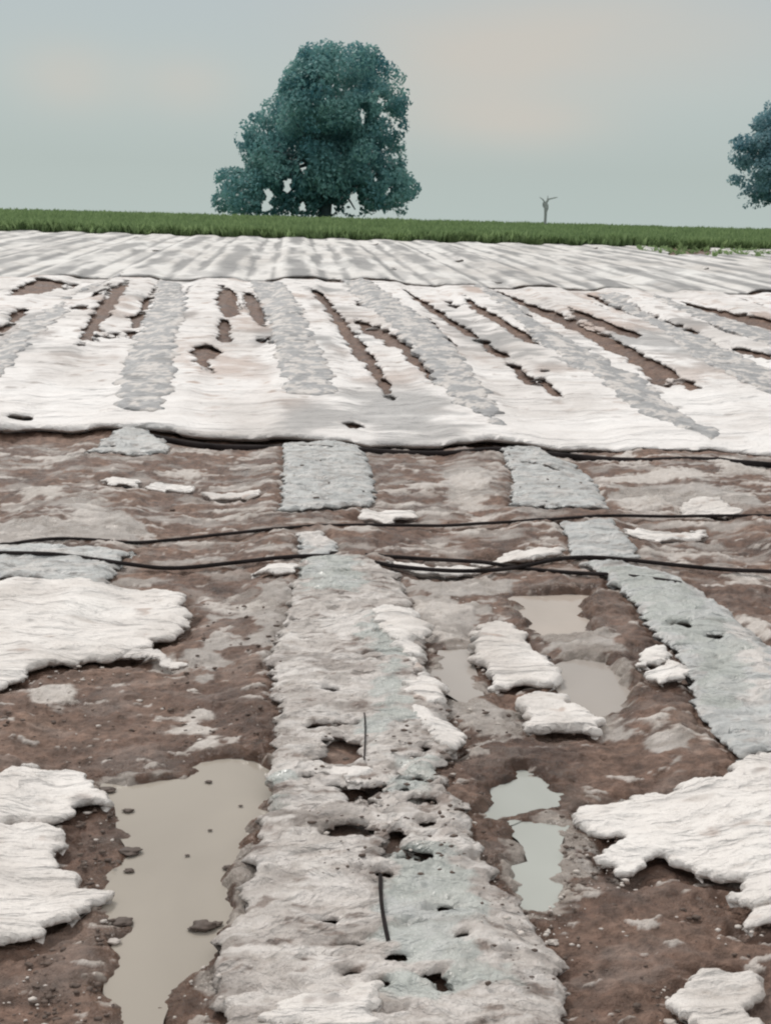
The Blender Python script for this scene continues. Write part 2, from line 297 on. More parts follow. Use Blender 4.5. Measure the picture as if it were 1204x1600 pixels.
FILM = [  # label, material key, points, holes, thickness, clean polys, pale polys
 ("clean pale grey film square on the centre row just below the big white sheet", 'c', [(444,700),(500,697),(560,702),(574,726),(586,765),(581,796),(540,803),(470,808),(440,806),(442,760)], [], .03, [], []),
 ("small pale film scrap between the hoses on the centre row", 'c', [(463,846),(500,841),(516,855),(528,872),(500,880),(470,880)], [], .02, [], [[(463,846),(500,841),(516,855),(500,868),(470,862)]]),
 ("long mud caked grey film over the centre bed running to the bottom edge", 'm',
   [(470,884),(560,884),(620,905),(646,960),(668,1010),(662,1060),(690,1090),(712,1150),(704,1190),(688,1220),(700,1262),(735,1290),(758,1330),(752,1362),(800,1410),(860,1490),(882,1530),(884,1700),(335,1700),(340,1490),(375,1425),(398,1350),(418,1270),(428,1180),(434,1120),(424,1050),(440,1000),(455,950)],
   [[(500,1175),(530,1166),(560,1172),(562,1200),(545,1215),(520,1210),(495,1205),(515,1190)], [(508,1240),(545,1246),(600,1244),(602,1254),(560,1262),(600,1275),(575,1285),(535,1278),(545,1262)],
    [(494,1322),(530,1311),(585,1318),(590,1326),(540,1334),(505,1332)], [(592,1345),(612,1315),(628,1318),(622,1355),(600,1362)], [(628,1346),(665,1352),(668,1358),(630,1356)], [(480,1145),(560,1141),(562,1146),(482,1152)],
    [(632,1248),(646,1252),(640,1260),(630,1257)],[(590,1380),(636,1382),(612,1392),(594,1390)],[(648,1545),(675,1552),(705,1572),(690,1575),(660,1560)],[(645,1052),(660,1050),(658,1068),(648,1066)],[(700,1156),(716,1158),(722,1176),(708,1180)],
    [(590,1525),(610,1518),(640,1530),(610,1535)], [(575,1556),(620,1560),(600,1567)], [(715,1484),(730,1487),(724,1494)]],
   .03,
   [[(472,884),(560,884),(575,910),(540,935),(500,942),(465,935)], [(560,1000),(605,970),(632,1030),(636,1120),(600,1200),(568,1190),(572,1130),(600,1060)], [(596,1388),(640,1352),(700,1346),(752,1390),(790,1440),(760,1470),(700,1480),(602,1486)], [(606,1494),(690,1486),(760,1500),(785,1540),(735,1575),(650,1560),(600,1560)], [(420,1235),(460,1225),(440,1275),(415,1285)], [(620,1210),(680,1220),(660,1262),(615,1250)]],
   [[(500,975),(560,970),(580,1000),(540,1010),(505,995)], [(500,1085),(600,1080),(610,1100),(560,1108)], [(440,1010),(480,1005),(470,1020),(440,1020)], [(440,1060),(520,1066),(500,1078),(430,1080)], [(600,1320),(760,1320),(760,1345),(700,1355),(640,1340)], [(500,1390),(560,1400),(530,1425),(500,1410)], [(455,1510),(520,1512),(530,1530),(470,1530)], [(485,1270),(495,1270),(492,1282),(484,1280)],[(455,1315),(475,1316),(470,1328),(456,1327)]]),
 ("pale grey film square on the right-hand row just below the big white sheet", 'c', [(782,710),(830,706),(898,730),(925,752),(948,800),(900,802),(840,800),(797,795),(803,770),(796,740)], [[(800,796),(850,797),(862,811),(800,812)], [(815,728),(880,742),(878,746),(812,733)]], .03, [], []),
 ("smaller pale film scrap between the hoses on the right-hand row", 'c', [(872,828),(915,826),(955,826),(975,852),(1000,880),(940,884),(885,880),(890,862)], [], .025, [], []),
 ("long greenish grey film over the right-hand bed running off the right edge", 'c', [(908,890),(960,888),(1030,903),(1085,925),(1150,970),(1204,1010),(1340,1110),(1340,1240),(1204,1185),(1165,1200),(1130,1170),(1090,1140),(1078,1095),(1062,1040),(1030,1010),(1008,985),(992,950),(960,925)],
   [[(1045,986),(1080,989),(1076,994),(1050,992)],[(1085,1006),(1140,1003),(1120,1010),(1090,1010)]], .03, [[(930,895),(1030,905),(1100,950),(1170,1020),(1150,1130),(1100,1120),(1080,1040),(1010,970)]], [[(1110,990),(1150,985),(1204,1040),(1204,1080),(1160,1060)], [(1120,1085),(1204,1080),(1204,1100),(1150,1105)]]),
 ("grey film heap at the left row tucked under the big white sheet edge", 'c', [(134,716),(165,694),(182,678),(220,676),(262,702),(255,718),(215,722),(190,716),(150,714)], [[(150,706),(182,703),(180,707),(152,709)]], .035, [], []),
 ("flat bluish grey film at the far left under the hoses", 'c', [(-150,862),(0,868),(70,862),(150,868),(205,866),(190,886),(165,915),(90,916),(0,912),(-150,910)], [], .015, [], []),
]
PUDDLE = [  # name colour, points
 ('water_tan', (.365, .33, .285), [(165,1219),(260,1211),(318,1186),(375,1175),(420,1182),(424,1230),(420,1270),(392,1290),(372,1330),(366,1370),(380,1410),(350,1480),(300,1515),(265,1545),(254,1575),(262,1640),(262,1720),(190,1720),(202,1610),(198,1575),(170,1530),(180,1466),(200,1440),(165,1408),(175,1370),(212,1330),(190,1300),(186,1262),(160,1232)]),
 ('water_beige', (.46, .40, .35), [(794,930),(860,922),(922,925),(912,960),(930,992),(890,996),(842,990),(822,960)]),
 ('water_green', (.40, .415, .385), [(745,1282),(757,1253),(783,1224),(815,1197),(828,1203),(845,1208),(884,1234),(862,1247),(830,1256),(805,1272),(785,1280)]),
 ('water_green', (.40, .415, .385), [(796,1345),(830,1338),(822,1318),(800,1300),(812,1284),(850,1280),(886,1284),(872,1308),(866,1320),(866,1340),(869,1388),(858,1404),(840,1417),(805,1404),(798,1372)]),
 ('water_grey', (.37, .335, .305), [(868,1040),(900,1025),(940,1030),(962,1045),(988,1068),(978,1090),(945,1112),(915,1122),(895,1098),(880,1066)]),
 ('water_grey', (.40, .365, .335), [(690,1012),(716,1006),(738,1010),(734,1030),(742,1056),(752,1078),(722,1088),(700,1072),(686,1046)]),
]
SILT = [[(395,925),(470,915),(450,990),(428,1040),(395,1022),(402,985),(380,955)], [(300,990),(350,985),(370,1000),(345,1020),(352,1050),(315,1065),(300,1030)], [(640,930),(700,925),(745,950),(755,985),(735,1000),(745,1060),(780,1085),(820,1110),(800,1150),(760,1165),(720,1160),(690,1100),(670,1050),(690,1010),(660,960)],
 [(840,990),(930,990),(950,1020),(985,1065),(980,1105),(905,1125),(880,1060),(860,1010)], [(942,1132),(1012,1145),(1052,1158),(1078,1186),(1056,1206),(1026,1208),(1050,1190),(1010,1165),(960,1150)], [(340,1260),(430,1255),(408,1350),(378,1425),(345,1490),(330,1480),(385,1410),(362,1360)],
 [(-80,824),(110,820),(235,832),(228,852),(130,856),(60,866),(-80,876)], [(110,788),(150,800),(230,825),(215,835),(110,828)], [(760,1300),(800,1270),(900,1275),(910,1330),(900,1400),(860,1420),(790,1410)], [(320,1570),(350,1480),(345,1600)], [(305,960),(395,955),(400,965),(330,970)],
 [(630,905),(790,905),(800,925),(760,935),(640,925)], [(210,1240),(165,1215),(255,1205),(250,1220)], [(960,760),(1140,765),(1204,800),(1100,790),(960,790)], [(690,735),(765,735),(775,780),(700,790)]]
PALE = [[(40,765),(90,772),(105,784),(75,790),(40,780)], [(110,800),(135,805),(150,820),(115,815)], [(60,1082),(100,1072),(128,1080),(105,1100),(65,1102)], [(700,745),(735,742),(762,760),(745,770),(705,760)], [(715,770),(760,790),(740,800),(700,785)], [(940,748),(1030,740),(1140,752),(1080,758),(960,756)], [(950,780),(1020,775),(1060,790),(990,797)],
 [(1100,725),(1150,718),(1204,735),(1204,748),(1130,742)], [(930,715),(985,712),(988,720),(935,722)], [(55,715),(110,712),(105,722),(60,724)], [(140,795),(160,792),(160,806),(142,806)], [(270,1115),(300,1110),(340,1150),(350,1165),(320,1165),(290,1140)], [(1000,870),(1060,862),(1120,870),(1050,880)], [(1000,1128),(1040,1150),(1110,1150),(1100,1160),(1030,1160)], [(660,760),(672,758),(670,775),(658,775)], [(640,940),(690,935),(735,950),(690,965),(650,955)], [(655,985),(740,985),(700,1000)], [(1120,900),(1204,895),(1204,915),(1130,912)], [(1150,960),(1204,965),(1204,990),(1170,985)], [(240,1020),(285,1035),(260,1045)], [(320,935),(400,945),(395,955),(330,948)]]
HOLES = [[(203,442),(200,455),(175,492),(145,532),(122,553),(126,535),(148,490),(172,455)], [(245,452),(226,498),(208,532),(198,528),(213,492),(233,460)], [(343,450),(370,460),(378,490),(358,502),(358,538),(343,541),(345,500),(338,475)],
 [(378,455),(396,460),(417,490),(417,516),(400,507),(380,477)], [(300,550),(325,545),(345,556),(322,584),(300,572)], [(480,450),(512,470),(542,505),(565,535),(592,570),(607,595),(614,630),(603,622),(583,592),(548,548),(518,502),(498,477)],
 [(556,500),(602,520),(634,540),(664,570),(690,597),(680,607),(655,588),(622,552),(588,532),(563,517)], [(622,452),(667,473),(718,508),(768,540),(805,570),(845,608),(822,602),(785,567),(745,537),(700,507),(660,482)],
 [(722,465),(747,483),(804,515),(845,548),(822,544),(775,512),(735,489)], [(762,450),(812,470),(862,487),(922,515),(984,549),(1037,577),(1098,616),(1078,615),(1022,586),(968,559),(912,529),(848,496),(790,468)], [(1000,574),(1040,590),(1062,616),(1030,609),(1008,592)],
 [(880,484),(912,493),(954,513),(1003,530),(997,539),(950,524),(900,502)], [(912,460),(952,471),(1002,489),(1052,509),(1094,525),(1077,527),(1025,507),(982,492),(945,479)], [(1062,472),(1104,481),(1230,512),(1230,524),(1127,500),(1077,483)],
 [(1102,509),(1132,514),(1180,528),(1157,533),(1120,523)], [(1137,546),(1204,561),(1204,571),(1160,558)], [(62,440),(100,446),(95,452),(60,466),(15,470),(15,462)], [(45,484),(28,506),(0,528),(0,515),(28,488)], [(146,460),(165,458),(158,468),(140,472)], [(115,482),(138,485),(130,492),(112,490)],
 [(545,662),(560,664),(566,672),(556,682),(545,684)], [(402,530),(418,532),(416,541),(402,540)], [(640,437),(655,436),(652,444),(640,444)], [(20,655),(50,652),(45,662),(20,662)]]
STAIN = [[(130,545),(125,560),(90,572),(80,562),(110,545)], [(180,455),(160,500),(200,480)], [(440,640),(520,645),(560,660),(540,692),(440,685)], [(600,560),(660,620),(720,680),(600,690),(520,640),(560,600)], [(690,480),(760,520),(830,560),(760,560),(700,520)], [(1000,500),(960,520),(1050,560),(1120,600),(1150,590),(1060,530)], [(855,480),(950,500),(1010,540),(960,550),(900,520)], [(50,500),(0,560),(0,530),(30,490)], [(375,480),(400,500),(390,520),(372,505)], [(300,540),(360,545),(370,575),(330,590)], [(500,460),(560,500),(590,520),(560,540),(530,500)]]
STRIPS = [
 ("grey film strip on the big white sheet, leftmost, running off the left edge", [(196,430),(178,440),(120,462),(85,480),(32,515),(0,548),(-40,580),(-40,640),(0,598),(32,560),(57,527),(92,512),(108,492),(100,470),(132,452),(168,442)]),
 ("broad speckled grey film strip on the big white sheet, second from the left", [(248,440),(246,460),(220,515),(195,580),(178,648),(205,652),(240,652),(262,636),(272,600),(276,540),(290,490),(287,448)]),
 ("grey film strip splitting into two legs on the big white sheet, third from the left", [(388,442),(413,480),(424,520),(434,570),(448,628),(522,628),(516,600),(497,550),(477,510),(462,475),(438,446)]),
 ("grey film strip on the big white sheet, bending right to a narrow end", [(535,440),(560,470),(602,508),(640,545),(680,602),(705,632),(738,658),(770,677),(792,680),(776,645),(743,600),(714,555),(682,520),(642,492),(604,465),(566,442)]),
 ("long grey film strip sweeping to the lower right across the big white sheet", [(742,452),(792,493),(847,547),(882,573),(927,598),(962,628),(1017,663),(1067,684),(1110,698),(1135,692),(1084,662),(1040,630),(994,595),(954,573),(904,543),(864,520),(824,499),(786,462)]),
 ("grey film strip at the right edge of the big white sheet, lower of two", [(930,462),(970,486),(1032,517),(1092,572),(1137,594),(1230,640),(1230,594),(1147,557),(1102,533),(1054,515),(1002,490),(968,466)]),
 ("thin grey film strip at the right edge of the big white sheet, upper of two", [(1010,465),(1036,480),(1100,510),(1230,560),(1230,532),(1127,498),(1067,480),(1040,467)]),
]
wWHITE = [np.array(Wp(p[1])) for p in WHITE]; wFILM = [np.array(Wp(p[2])) for p in FILM]; wPUD = [np.array(Wp(p[2])) for p in PUDDLE]
wSILT = [np.array(Wp(p)) for p in SILT]; wPALE = [np.array(Wp(p)) for p in PALE]; wHOLE = [np.array(Wp(p)) for p in HOLES]
for _k in range(60):
    _j = random.randint(-8, 9); _x = ROW0 + (_j + .5) * ROWS + random.choice([-.32, -.22, .22, .32]) + random.uniform(-.08, .08); _y = random.uniform(10.8, 19.6); _l = random.uniform(.15, 1.1) * (_y / 12); _w = random.uniform(.02, .07)
    _a = np.linspace(0, 2 * np.pi, 9)[:-1]; wHOLE.append(np.stack([_x + np.cos(_a) * _w, _y + np.sin(_a) * _l * .5], 1))
wRH = []
for _k in range(46):
    _j = random.randint(-13, 14); _x = ROW0 + (_j + .5) * ROWS + random.choice([-.25, -.15, .15, .25]); _y = random.uniform(21.3, 37.5); _l = random.uniform(.4, 2.2); _w = random.uniform(.03, .06)
    _a = np.linspace(0, 2 * np.pi, 9)[:-1]; wRH.append(np.stack([_x + np.cos(_a) * _w, _y + np.sin(_a) * _l * .5], 1))
wSTAIN = [np.array(Wp(p)) for p in STAIN]; wSTRIP = [np.array(Wp(p[1])) for p in STRIPS]
WATER_Z = -.018

def near(x, y, P, pad):
    return (x > P[:, 0].min() - pad) & (x < P[:, 0].max() + pad) & (y > P[:, 1].min() - pad) & (y < P[:, 1].max() + pad)
def warp(x, y, a, s): return a * 1.2 * fbm(x / (1.5 * s), y / (.75 * s), 4, .55)
def mask_of(x, y, polys, soft, wa, ws):
    mm = np.zeros(x.shape)
    for P in polys:
        k = near(x, y, P, .3)
        if not k.any(): continue
        s = sdf_poly(x[k], y[k], P) + warp(x[k], y[k], wa, ws); mm[k] = np.maximum(mm[k], 1 - sst(-soft, soft, s))
    return mm
def in_film(k): return 0

# ------------------------------------------------------------------ the ground (one sheet)
def ground():
    ys = [-6, -3, -1, 0, .8, 1.3, 1.6]; y = 1.75
    while y < 42: ys.append(y); y += max(.006, y * y / 1900) if y < 22 else .28
    ys += list(np.geomspace(43, 900, 40))
    ys = np.array(ys); s = np.linspace(-1, 1, 820); ex = np.array([1.08, 1.25, 1.6, 2.4, 4, 8, 16, 40, 120, 300])
    s = np.concatenate([-ex[::-1], s, ex])
    X = (1.25 + .47 * np.clip(ys, 0, None))[:, None] * s[None]; X = np.clip(X, -900, 900); Y = np.repeat(ys[:, None], len(s), 1)
    sh = X.shape; x = X.ravel(); yv = Y.ravel(); n = len(x)
    fade = np.interp(yv, [0, 30, 60], [1, 1, .3])
    amp = .5 + .8 * sst(-.3, .4, fbm(x * 1.2, yv * 1.2, 2))
    z = gh(x, yv) + fade * (amp * .014 * ridge(x * 7, yv * 10, 3) + .011 * fbm(x * 22, yv * 25, 3))
    # under the big sheets the soil lies lower
    z -= (.028 + .022 * (1 - sst(9, 9.5, yv))) * sst(8.6, 8.85, yv) * (1 - sst(38, 38.6, yv))
    for P in wHOLE: pass
    for P in wFILM:
        k = near(x, yv, P, .2)
        if k.any(): d = sdf_poly(x[k], yv[k], P) + warp(x[k], yv[k], .04, .10); z[k] -= .022 * np.exp(-(np.clip(d, -.03, 9) / .03) ** 2); t = 1 - sst(-.05, .0, d); z[k] = z[k] * (1 - t) + (gh(x[k], yv[k]) - .026) * t
    for P in wSTRIP: pass
    for P in wWHITE:
        k = near(x, yv, P, .25)
        if k.any():
            d = sdf_poly(x[k], yv[k], P) + warp(x[k], yv[k], .035, .09); z[k] -= .03 * np.exp(-(np.clip(d, -.05, 9) / .05) ** 2); t = 1 - sst(-.06, .0, d); z[k] = z[k] * (1 - t) + (gh(x[k], yv[k]) - .03) * t
    for P, (pn, pc, pp) in zip(wPUD, PUDDLE):
        k = near(x, yv, P, .3)
        if k.any():
            d = sdf_poly(x[k], yv[k], P) + warp(x[k], yv[k], .05, .14)
            t = 1 - sst(-.05, .035, d)
            z[k] = z[k] * (1 - t) + (WATER_Z - .03 + .004 * fbm(x[k] * 9, yv[k] * 9, 2)) * t
            rim = np.exp(-((d - .045) / .03) ** 2); z[k] = np.maximum(z[k], rim * (WATER_Z + .008) + (1 - rim) * z[k])
    wet = mask_of(x, yv, [p + 0 for p in wPUD], .05, .05, .14); k = wet > 0
    wet2 = np.zeros(n)
    for P in wPUD:
        k = near(x, yv, P, .3); d = sdf_poly(x[k], yv[k], P) + warp(x[k], yv[k], .05, .14); wet2[k] = np.maximum(wet2[k], 1 - sst(.04, .11, d))
    wet = np.maximum(wet2, .7 * sst(.1, .35, fbm(x * 2.4 + 31, yv * 3.1, 4)) * .8 * (yv < 9))
    silt = mask_of(x, yv, wSILT, .012, .10, .16)
    silt = np.maximum(silt, .85 * sst(.22, .5, fbm(x * 2.1 + 9, yv * 5.5, 4)) * (yv < 9) * sst(4.4, 5.5, yv))
    silt = np.maximum(silt, .6 * sst(.05, .35, fbm(x * 3.1 - 9, yv * 7, 4)) * (yv < 9) * (.25 + .75 * sst(4.8, 5.8, yv)))
    pale = mask_of(x, yv, wPALE, .02, .10, .12)
    pale = np.maximum(pale, .9 * sst(.28, .38, fbm(x * 2.3 + 4, yv * 9, 5, .62)) * (yv < 8.9) * sst(5.0, 6.2, yv)); pale = np.maximum(pale, .8 * sst(.44, .52, fbm(x * 6 + 4, yv * 15, 4, .62)) * (yv < 6))
    veg = sst(38.2, 38.9, yv + .4 * fbm(x * 1.5, yv, 2))
    z += pale * .006
    i = np.arange(n).reshape(sh); q = np.stack([i[:-1, :-1].ravel(), i[:-1, 1:].ravel(), i[1:, 1:].ravel(), i[1:, :-1].ravel()], 1)
    o = mesh_np('ground', np.stack([x, yv, z], 1), q, M_ground, attrs={'silt': silt, 'pale': pale, 'veg': veg, 'wet': wet}); tag(o, kind='structure')
ground()

# ------------------------------------------------------------------ sheets lying on the ground
def patch(name, mat, P, res, thick, edge, wa, ws, topf=None, holes=(), hwa=.01, hws=.05, zoff=0, under=.02, skirt=.04, attrs=None, flat=None, base=gh, resy=None):
    P = np.asarray(P); resy = resy or res
    x0, y0 = P.min(0) - .12 - wa; x1, y1 = P.max(0) + .12 + wa
    xs = np.arange(x0, x1, res); ys = np.arange(y0, y1, resy); X, Y = np.meshgrid(xs, ys)
    D = sdf_poly(X, Y, P) + warp(X, Y, wa, ws)
    for Hh in holes:
        k = near(X, Y, Hh, .3)
        if k.any():
            dh = np.full(X.shape, 9.0); dh[k] = sdf_poly(X[k], Y[k], Hh) + warp(X[k] + 3, Y[k], hwa, hws); D = np.maximum(D, -dh)
    gy, gx = np.gradient(D, resy, res); gm = gx * gx + gy * gy + 1e-6
    ins = D < 0
    cell = ins[:-1, :-1] | ins[:-1, 1:] | ins[1:, 1:] | ins[1:, :-1]
    i = np.arange(X.size).reshape(X.shape)
    q = np.stack([i[:-1, :-1][cell], i[:-1, 1:][cell], i[1:, 1:][cell], i[1:, :-1][cell]], 1)
    mv = np.where(D > 0, -D, 0) / gm; sxx = np.clip(mv * gx, -1.1 * res, 1.1 * res); syy = np.clip(mv * gy, -1.1 * resy, 1.1 * resy)
    Xs, Ys = X + sxx, Y + syy
    din = np.clip(-D, 0, None)
    if flat is not None: Z = np.full(X.shape, flat)
    else:
        prof = np.sqrt(1 - (1 - np.clip(din / edge, 0, 1)) ** 2)
        Z = base(Xs, Ys) + zoff + thick * (.45 + .55 * prof)
        if topf is not None: Z = Z + topf(Xs, Ys, din) * np.clip(din / edge, 0, 1)
    used, inv = np.unique(q.ravel(), return_inverse=True); q = inv.reshape(q.shape)
    vx, vy, vz = Xs.ravel()[used], Ys.ravel()[used], Z.ravel()[used]
    at_ = {k_: f(vx, vy) for k_, f in (attrs or {}).items()}
    V_ = np.stack([vx, vy, vz], 1); nq = q
    if flat is None:
        e = np.concatenate([q[:, [0, 1]], q[:, [1, 2]], q[:, [2, 3]], q[:, [3, 0]]]); key = np.sort(e, 1); key = key[:, 0].astype(np.int64) * len(V_) + key[:, 1]
        u, c = np.unique(key, return_counts=True); be = e[np.isin(key, u[c == 1])]
        bv, binv = np.unique(be.ravel(), return_inverse=True); binv = binv.reshape(be.shape)
        g1, g2 = gx.ravel()[used][bv], gy.ravel()[used][bv]; gl = np.sqrt(g1 * g1 + g2 * g2) + 1e-6
        B = V_[bv].copy(); B[:, 2] -= thick * .45; B[:, 0] -= g1 / gl * under * .15; B[:, 1] -= g2 / gl * under * .15
        B2 = V_[bv].copy(); B2[:, 0] -= g1 / gl * under; B2[:, 1] -= g2 / gl * under; B2[:, 2] = V_[bv, 2] - thick * .45 - skirt
        n0 = len(V_); n1 = n0 + len(bv)
        s1 = np.stack([be[:, 1], be[:, 0], binv[:, 0] + n0, binv[:, 1] + n0], 1); s2 = np.stack([binv[:, 1] + n0, binv[:, 0] + n0, binv[:, 0] + n1, binv[:, 1] + n1], 1)
        V_ = np.concatenate([V_, B, B2]); nq = np.concatenate([q, s1, s2])
        at_ = {k_: np.concatenate([v, v[bv], v[bv]]) for k_, v in at_.items()}
    return mesh_np(name, V_, nq, mat, attrs=at_)

# puddles
for pi_, (P, (pn, pc, pp)) in enumerate(zip(wPUD, PUDDLE)):
    c = P.mean(0); Q = P + 0
    d = P - c; Q = c + d * (1 + .035 / np.maximum(np.linalg.norm(d, axis=1, keepdims=True), .05))
    mw = mat_water(pn, pc); o = patch('puddle', mw, Q, .03, 0, .02, .0, .1, flat=WATER_Z + .0012 * (pi_ % 3)); tag(o, kind='structure')

# the big white sheets across the rows
front = Wp([(-260, 676), (-60, 678), (0, 676), (60, 672), (110, 676), (170, 672), (225, 676), (270, 682), (330, 686), (400, 689), (470, 692), (560, 698), (640, 699), (700, 701), (765, 695), (830, 702), (900, 704), (980, 708), (1060, 711), (1130, 709), (1204, 714), (1400, 720)])
seam = Wp([(0, 433), (60, 436), (130, 438), (250, 442), (370, 442), (500, 443), (600, 446), (700, 452), (860, 456), (980, 457), (1100, 461), (1204, 464)])
lx, rx = -13.5, 15
FR = [(lx, front[0][1])] + front + [(rx, front[-1][1])] + [(rx, seam[-1][1] - .3)] + seam[::-1] + [(lx, seam[0][1])]
def rowph(x): ph = (x - ROW0) / ROWS; return (ph - np.round(ph)) * ROWS
def stain(x, y):
    s = mask_of(x, y, wSTAIN, .2, .5, .5) * .5
    s = np.maximum(s, .6 * sst(.05, .5, fbm(x * 1.6 + 5, y * .8, 4)) * sst(10, 13, y)); s = np.maximum(s, .6 * sst(.3, .5, fbm(x * 4, y * 7, 4)) * sst(9.2, 11, y))
    return np.clip(s * 1.35, 0, .95)
def tone(x, y): return sst(-.3, .3, fbm(x * .5, y * .4 + 7, 2))
def top_sheet(x, y, d): return .010 * ridge(x * 1.3, y * 5.5, 3) + .010 * fbm(x * 2.5, y * 2.5, 3) + .004 * ridge(x * 8, y * 11, 2) + .02 * np.exp(-((y - 9.15) / .2) ** 2)
o = patch('cover_sheet', M_sheet, FR, .028, .022, .03, .07, .35, top_sheet, wHOLE, .08, .42, zoff=.0, under=.10, skirt=.03, base=surf, attrs={'stain': stain, 'tone': tone}, resy=.034)
tag(o, 'big muddy white cover sheet laid across the rows, torn open in long brown slits', 'cover sheet', 'large white sheets covering the rows')
back = [(x_, 38.2 + .25 * math.sin(x_ * 2.1) + .2 * math.sin(x_ * .7)) for x_ in np.arange(24, -22, -.6)]
seamr = [(a, b + .36 + .30 * math.sin(a * 1.7) + .28 * math.sin(a * .63 + 1)) for a, b in seam]
RR = [(-22, seamr[0][1])] + seamr + [(24, seamr[-1][1])] + back
def stain_r(x, y):
    r = rowph(x + .12 * fbm(x * .2, y * .15, 2)); k = (1 - sst(.14, .26, np.abs(r) + .12 * fbm(x * 3, y * .5, 3)))
    k2 = 1 - sst(.02, .09, np.abs(np.abs(r) - .45) + .12 * fbm(x * 1.2, y * .35, 3))
    return np.clip(.85 * k * sst(-.35, .1, fbm(x * 1.2, y * .3, 3)) + .45 * sst(.0, .3, fbm(x * 2.2, y * .5, 4)) + .9 * k2, 0, 1)
vegnotch = np.array(Wp([(1038, 380), (1045, 400), (1085, 402), (1110, 399), (1108, 378)]))
o = patch('cover_sheet', M_rear, RR, .07, .03, .06, .12, .5, lambda x, y, d: .012 * ridge(x * 3.2, y * .35, 3) + .008 * fbm(x * 2, y * 1.2, 3), [vegnotch] + wRH, .05, .4, zoff=0, under=.12, skirt=.05, base=surf, attrs={'stain': stain_r, 'tone': lambda x, y: np.ones_like(x)}, resy=.09)
tag(o, 'farther pale grey-white cover sheet reaching back to the green crop', 'cover sheet', 'large white sheets covering the rows')

def film_top(x, y, d):
    wx = x + .05 * fbm(x * 6, y * 6, 2); wy = y + .04 * fbm(x * 7 + 9, y * 7, 2)
    return .010 * ridge(wx * 4, wy * 13, 3) + .010 * ridge(wx * 9, wy * 24, 2) + .006 * fbm(x * 30, y * 40, 3) - .02 * sst(.35, .5, perlin(wx * 7, wy * 21))
for (lab, key, pts, holes, th, cl, pl), P in zip(FILM, wFILM):
    wc = [np.array(Wp(c)) for c in cl]; wp = [np.array(Wp(c)) for c in pl]; hw = [np.array(Wp(c)) for c in holes]
    cf = (lambda x, y, wc=wc: mask_of(x, y, wc, .018, .10, .14)) if wc else (lambda x, y: np.zeros_like(x))
    def pf(x, y, wp=wp, key=key, cf=cf):
        a = mask_of(x, y, wp, .02, .07, .1)
        return (1 - .85 * cf(x, y)) * np.maximum(a, (.75 if key == 'm' else .4) * sst(.02, .26, fbm(x * 4.0 + 4, y * 13, 5, .62)))
    def mf(x, y, key=key, cf=cf): return (1 - .8 * cf(x, y)) * .85 * sst(.26, .40, fbm(x * 6 - 4, y * 15 + 3, 5, .65)) * (1 if key == 'm' else .5)
    if key == 'm' or len(pts) > 18:
        for _k in range(26 if key == 'm' else 10):
            py = random.choice([random.uniform(960, 1580), random.uniform(1130, 1370)]) if key == 'm' else random.uniform(950, 1150)
            px = (random.uniform(455, 690) + (py - 1000) * .08) if key == 'm' else random.uniform(1000, 1200)
            (hx, hy), = Wp([(px, py)]); a_ = np.linspace(0, 2 * np.pi, 8)[:-1]; rx_ = random.uniform(.012, .045); ry_ = random.uniform(.006, .012); tl = random.uniform(-.3, .3)
            hw.append(np.stack([hx + np.cos(a_) * rx_, hy + np.sin(a_) * ry_ + tl * np.cos(a_) * rx_], 1))
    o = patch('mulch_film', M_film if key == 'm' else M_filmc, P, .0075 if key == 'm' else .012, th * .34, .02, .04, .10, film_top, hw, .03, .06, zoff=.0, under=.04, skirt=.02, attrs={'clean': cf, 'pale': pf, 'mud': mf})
    tag(o, lab, 'mulch film', 'grey film lengths along the planted rows')
for (lab, pts), P in zip(STRIPS, wSTRIP):
    def pf(x, y): return .95 * sst(.02, .16, fbm(x * 5 + 4, y * 4, 5, .7))
    hl = wHOLE
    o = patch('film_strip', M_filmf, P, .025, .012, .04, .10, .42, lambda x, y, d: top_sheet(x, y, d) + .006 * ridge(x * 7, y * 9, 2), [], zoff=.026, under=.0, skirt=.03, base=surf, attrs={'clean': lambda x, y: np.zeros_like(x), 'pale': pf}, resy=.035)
    tag(o, lab, 'film strip', 'grey film strips lying along the rows of the white sheet')
for (lab, pts, th), P in zip(WHITE, wWHITE):
    yc = P[:, 1].mean(); r = .007 if yc < 4.2 else .011
    zo = .014 if ('centre bed' in lab and 'left of' not in lab) else .006
    def tw(x, y, d): return .007 * ridge(x * 4, y * 14, 3) + .012 * fbm(x * 4, y * 5, 3) + .004 * ridge(x * 13, y * 30, 2)
    o = patch('torn_sheet_piece', M_white, P, r, th * .40, .014, .045, .10, tw, zoff=zo, under=.022, skirt=.012,
              attrs={'stain': lambda x, y: .7 * sst(.38, .6, fbm(x * 6, y * 8, 4)), 'tone': lambda x, y: sst(-.2, .2, fbm(x * 3, y * 3 + 7, 2))})
    tag(o, lab, 'sheet piece', 'torn white sheet pieces lying on the mud')

